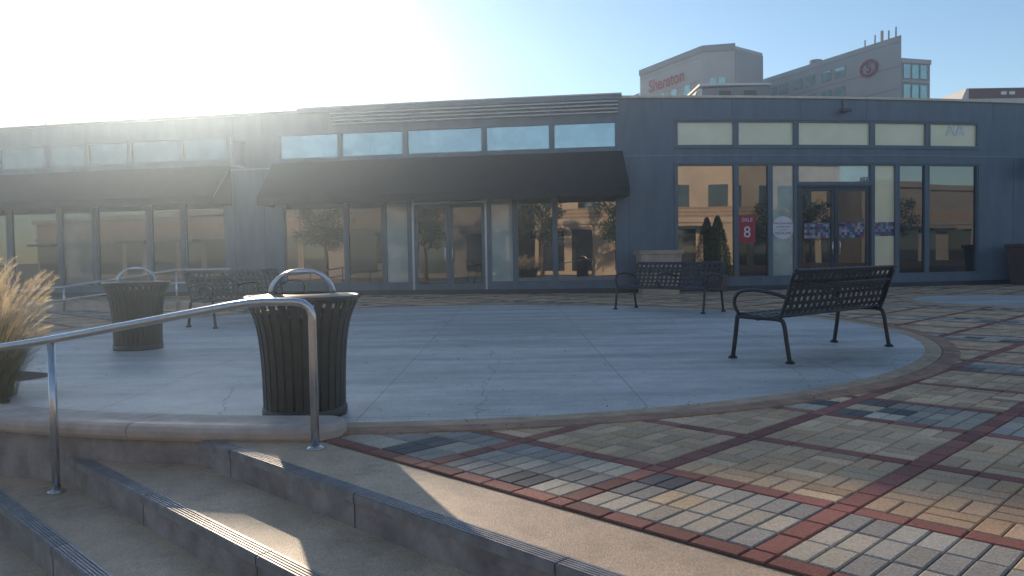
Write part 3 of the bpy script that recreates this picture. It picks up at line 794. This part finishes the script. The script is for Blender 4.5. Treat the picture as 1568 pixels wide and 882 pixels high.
# ---------------------------------------------------------------- ornamental grass
v=[(-5.25+1.0*math.cos(t)*(1+.08*math.sin(5*t)),7.1+.7*math.sin(t)*(1+.08*math.cos(3*t)),.023) for t in [2*math.pi*k/40 for k in range(40)]]
mk('soil_ground',v,[tuple(range(40))],'soil')
og=empty('ornamental_grass'); gb=G(); gp=G()
clumps=[(-3.84,5.85,1.0),(-4.3,6.15,1.06),(-4.3,6.6,.95),(-4.9,6.6,1.02),(-4.0,6.2,.85)]
for cx,cy,sc in clumps:
    for k in range(650):
        t=random.uniform(0,2*math.pi); r0=random.uniform(0,.13); r1=random.uniform(.12,.44)*sc; h=random.uniform(.45,.85)*sc
        b=Vector((cx+r0*math.cos(t),cy+r0*math.sin(t),.02)); w=random.uniform(.003,.006)
        side=Vector((-math.sin(t),math.cos(t),0))*w; v=[]
        nseg=5; droop=random.uniform(.0,.45)*h
        for i in range(nseg+1):
            q=i/nseg; p=b+Vector((math.cos(t),math.sin(t),0))*r1*q**1.5+Vector((0,0,1))*(h*q-droop*q**3)
            ww=side*(1-q*.9); v+=[p-ww,p+ww]
        gb.add(v,[(2*i,2*i+1,2*i+3,2*i+2) for i in range(nseg)])
    for k in range(66):
        t=random.uniform(0,2*math.pi); r1=random.uniform(.05,.42)*sc; h=random.uniform(.52,1.02)*sc
        d=Vector((math.cos(t),math.sin(t),0)); b=Vector((cx,cy,.02))
        st=[b+d*r1*q**1.6+Vector((0,0,h*q-.06*q**3)) for q in [i/8 for i in range(9)]]
        gp.tube(st,.0018,3)
        tip=st[-1]; dr=(st[-1]-st[-2]).normalized(); Lp=random.uniform(.16,.27)
        for i in range(180):
            q=random.random(); p=tip+(dr*(q-.35)*Lp)+Vector((0,0,-.05*q*q))
            u=Vector((random.gauss(0,1),random.gauss(0,1),random.gauss(.4,.7))).normalized()
            ln=random.uniform(.02,.055)*(1.15-abs(q-.45)*1.4); e_=p+u*ln+dr*ln*.8; s_=u.cross(dr)*.0013
            gp.add([p-s_,p+s_,e_],[(0,1,2)])
gb.obj('blades','blade',og); gp.obj('plumes','plume',og)

# ---------------------------------------------------------------- planters and topiary
def planter(loc,w,d,h,mat,rot=0):
    e=empty('planter_box',(loc[0],loc[1],0),rot)
    g=G(); v=[];
    for (ww,dd,z) in [(w*.44,d*.44,0),(w*.5,d*.5,h-.1),(w*.54,d*.54,h-.1),(w*.54,d*.54,h),(w*.46,d*.46,h),(w*.46,d*.46,h-.06)]:
        v+=[(-ww,-dd,z),(ww,-dd,z),(ww,dd,z),(-ww,dd,z)]
    f=[(i*4+k,i*4+(k+1)%4,i*4+4+(k+1)%4,i*4+4+k) for i in range(5) for k in range(4)]+[(20,21,22,23)]
    g.add(v,f); g.obj('box',mat,e,bevel=.012)
    return e
planter((3.75,20.5),1.05,.6,1.12,'planter',rad(4))
planter((14.6,22.2),1.4,.8,1.15,'planterb',rad(10))
tp=empty('topiary_tree',(5.40,21.06,0))
g=G(); g.tube([(0,0,0),(0,0,.02),(0,0,.42),(0,0,.45)],[.18,.20,.27,.25],20); g.obj('pot','planterb',tp,True)
g=G(); g.tube([(0,0,.4),(0,0,.9),(0,0,1.8)],[.035,.03,.01],8); g.obj('trunk','bark',tp,True)
g=G()
for k in range(5600):
    z=random.random()**1.15; r=.40*(1-z)**.7*(.25+.75*random.random()**.4)*(1+.10*math.sin(z*17+k%5)); 
    if z<.08: r*=.75
    t=random.uniform(0,2*math.pi); p=Vector((r*math.cos(t),r*math.sin(t),.50+z*1.48))
    u=Vector((math.cos(t)+random.gauss(0,.5),math.sin(t)+random.gauss(0,.5),random.gauss(.6,.4))).normalized()*random.uniform(.03,.055)
    s_=u.cross(Vector((random.random(),random.random(),random.random()))).normalized()*.010
    g.add([p-s_,p+s_,p+u+s_*.3,p+u-s_*.3],[(0,1,2,3)])
g.obj('foliage','leaf',tp)

# ---------------------------------------------------------------- buildings and trees across the plaza (seen in the glass)
def opp(x0,x1,y,h,mat,par,cols,rows,base=-.6):
    g=G(); g.box(x0,x1,y-10,y,base,h); g.obj('block',mat,par)
    gw=G(); w=(x1-x0)/cols
    for i in range(cols):
        gw.box(x0+w*i+.3,x0+w*(i+1)-.3-(w*.35 if i%3==1 else 0),y-.05,y+.02,-.2,2.9)
        for r in range(rows):
            gw.box(x0+w*i+w*.25,x0+w*i+w*.75,y-.05,y+.02,4.4+r*3.2,6.2+r*3.2)
    gw.obj('windows','gdark2',par)
    gc=G(); gc.box(x0-.2,x1+.2,y+.0,y+.35,h-.4,h+.1); gc.box(x0,x1,y,y+.18,3.3,3.6); gc.obj('cornice',mat,par)
    gc=G()
    for z in (3.75,4.05,4.35): gc.box(x0,x1,y+.001,y+.03,z,z+.2)
    gc.obj('block_courses','creamband',par)
    gc=G()
    for i in range(0,cols,2): gc.box(x0+w*i+.2,x0+w*(i+1)-.2,y+.19,y+1.2,2.75,3.0)
    gc.obj('canopies','darkframe',par)
opp(-76,-12,-15,5.5,'taupe',empty('taupe_building'),15,0)
opp(-10.5,6,-18,8.5,'cream',empty('cream_building'),5,1)
opp(7,17,-17,6.2,'terracotta',empty('terracotta_building'),3,0)
opp(18,40,-16,8.5,'cream',empty('cream_building'),7,1)
opp(41.5,120,-14,6.8,'taupe',empty('taupe_building'),22,0)
def tree(x,y,h,cr_):
    e=empty('shade_tree',(x,y,-.6)); g=G()
    g.tube(bez([(0,0,0),(.04,0,h*.25),(-.03,.05,h*.45),(.05,0,h*.8)],4),[.17-.012*i for i in range(13)],8)
    tips=[]
    for k in range(11):
        t=k*2.4; z0=h*(.34+.04*k); L_=cr_*random.uniform(.6,.95)
        p=[(0,0,z0),(L_*.4*math.cos(t),L_*.4*math.sin(t),z0+L_*.35),(L_*math.cos(t),L_*math.sin(t),z0+L_*.6)]
        g.tube(p,[.06,.04,.015],6); tips+= [Vector(p[1]),Vector(p[2]),Vector(p[2])*.75+Vector(p[1])*.25]
    g.obj('trunk','bark',e,True); g=G()
    for c in tips:
        R_=random.uniform(.45,.85)
        for i in range(150):
            u=Vector((random.gauss(0,1),random.gauss(0,1),random.gauss(0,.8))); u=u.normalized()*R_*random.random()**.45
            p=c+u; a=Vector((random.gauss(0,1),random.gauss(0,1),random.gauss(0,1))).normalized()*.085; b_=a.cross(Vector((random.gauss(0,1),random.gauss(0,1),1))).normalized()*.05
            g.add([p-a,p+b_,p+a,p-b_],[(0,1,2,3)])
    g.obj('foliage','treeleaf',e)
for t_ in [(-8,-11,6.5,2.3),(31,-10,6,2.2),(-17,-9,6,2.2),(-1.5,-9,5.5,1.9),(25,-8,5,1.8),(42,-8,6,2.2),(-26,-8,6,2.2)]: tree(*t_)

# ---------------------------------------------------------------- sun, sky, veiling glare volume, camera
az=rad(-21.4); el=rad(14.15)
sd=Vector((math.sin(az)*math.cos(el),math.cos(az)*math.cos(el),math.sin(el)))
ld=bpy.data.lights.new('sun','SUN'); ld.energy=5.0; ld.angle=rad(.55); ld.color=(1,.83,.62)
lo=bpy.data.objects.new('sun',ld); COL.objects.link(lo); lo.rotation_euler=sd.to_track_quat('Z','Y').to_euler(); lo.location=sd*60
w=bpy.data.worlds.new('World'); S.world=w; w.use_nodes=True; nt=w.node_tree; nt.nodes.clear(); L=nt.links.new
out=N(nt,'ShaderNodeOutputWorld'); bg=N(nt,'ShaderNodeBackground'); bg.inputs[1].default_value=.17
sk=N(nt,'ShaderNodeTexSky'); sk.sky_type='NISHITA'; sk.sun_disc=False; sk.sun_elevation=el; sk.sun_rotation=az; sk.altitude=300; sk.air_density=1.0; sk.dust_density=.0; sk.ozone_density=2.4
L(sk.outputs[0],bg.inputs[0])
tc=N(nt,'ShaderNodeTexCoord'); dt=N(nt,'ShaderNodeVectorMath',operation='DOT_PRODUCT'); dt.inputs[1].default_value=sd; L(tc.outputs['Generated'],dt.inputs[0])
mx=N(nt,'ShaderNodeMath',operation='MAXIMUM'); mx.inputs[1].default_value=0; L(dt.outputs['Value'],mx.inputs[0])
def pw(n,s):
    a=N(nt,'ShaderNodeMath',operation='POWER'); a.inputs[1].default_value=n; L(mx.outputs[0],a.inputs[0])
    b=N(nt,'ShaderNodeMath',operation='MULTIPLY'); b.inputs[1].default_value=s; L(a.outputs[0],b.inputs[0]); return b
p1_=pw(380,4.5); p2_=pw(48,.4); p3_=pw(5,.12)  # broad last glow is added to the sky as warm fill for the shade
s1=N(nt,'ShaderNodeMath',operation='ADD'); L(p1_.outputs[0],s1.inputs[0]); L(p2_.outputs[0],s1.inputs[1])
s3=N(nt,'ShaderNodeMath',operation='ADD'); L(s1.outputs[0],s3.inputs[0]); L(p3_.outputs[0],s3.inputs[1])
b2=N(nt,'ShaderNodeBackground'); b2.inputs[0].default_value=(1,.95,.87,1); L(s3.outputs[0],b2.inputs[1])
ad=N(nt,'ShaderNodeAddShader'); L(bg.outputs[0],ad.inputs[0]); L(b2.outputs[0],ad.inputs[1]); L(ad.outputs[0],out.inputs[0])

hm,nt,out=newmat('glare_haze'); vs=N(nt,'ShaderNodeVolumeScatter'); vs.inputs['Density'].default_value=.0038; vs.inputs['Anisotropy'].default_value=.8; vs.inputs['Color'].default_value=(.66,.82,1,1)  # added scatter volume, stands in for veiling glare of the lens
nt.links.new(vs.outputs[0],out.inputs['Volume'])
g=G(); g.box(-60,60,-5,44,-.65,12)
me=bpy.data.meshes.new('glare_volume'); me.from_pydata(g.v,[],g.f); me.update(); me.materials.append(hm)
COL.objects.link(bpy.data.objects.new('glare_volume',me))

cam=bpy.data.cameras.new('camera'); cam.sensor_width=36; cam.lens=36*1230/1568; cam.clip_start=.05; cam.clip_end=3000
co=bpy.data.objects.new('camera',cam); COL.objects.link(co)
co.matrix_world=Matrix.Translation((0,0,1.05))@Matrix.Rotation(rad(90-2.33),4,'X')@Matrix.Rotation(rad(-.9),4,'Z')
S.camera=co
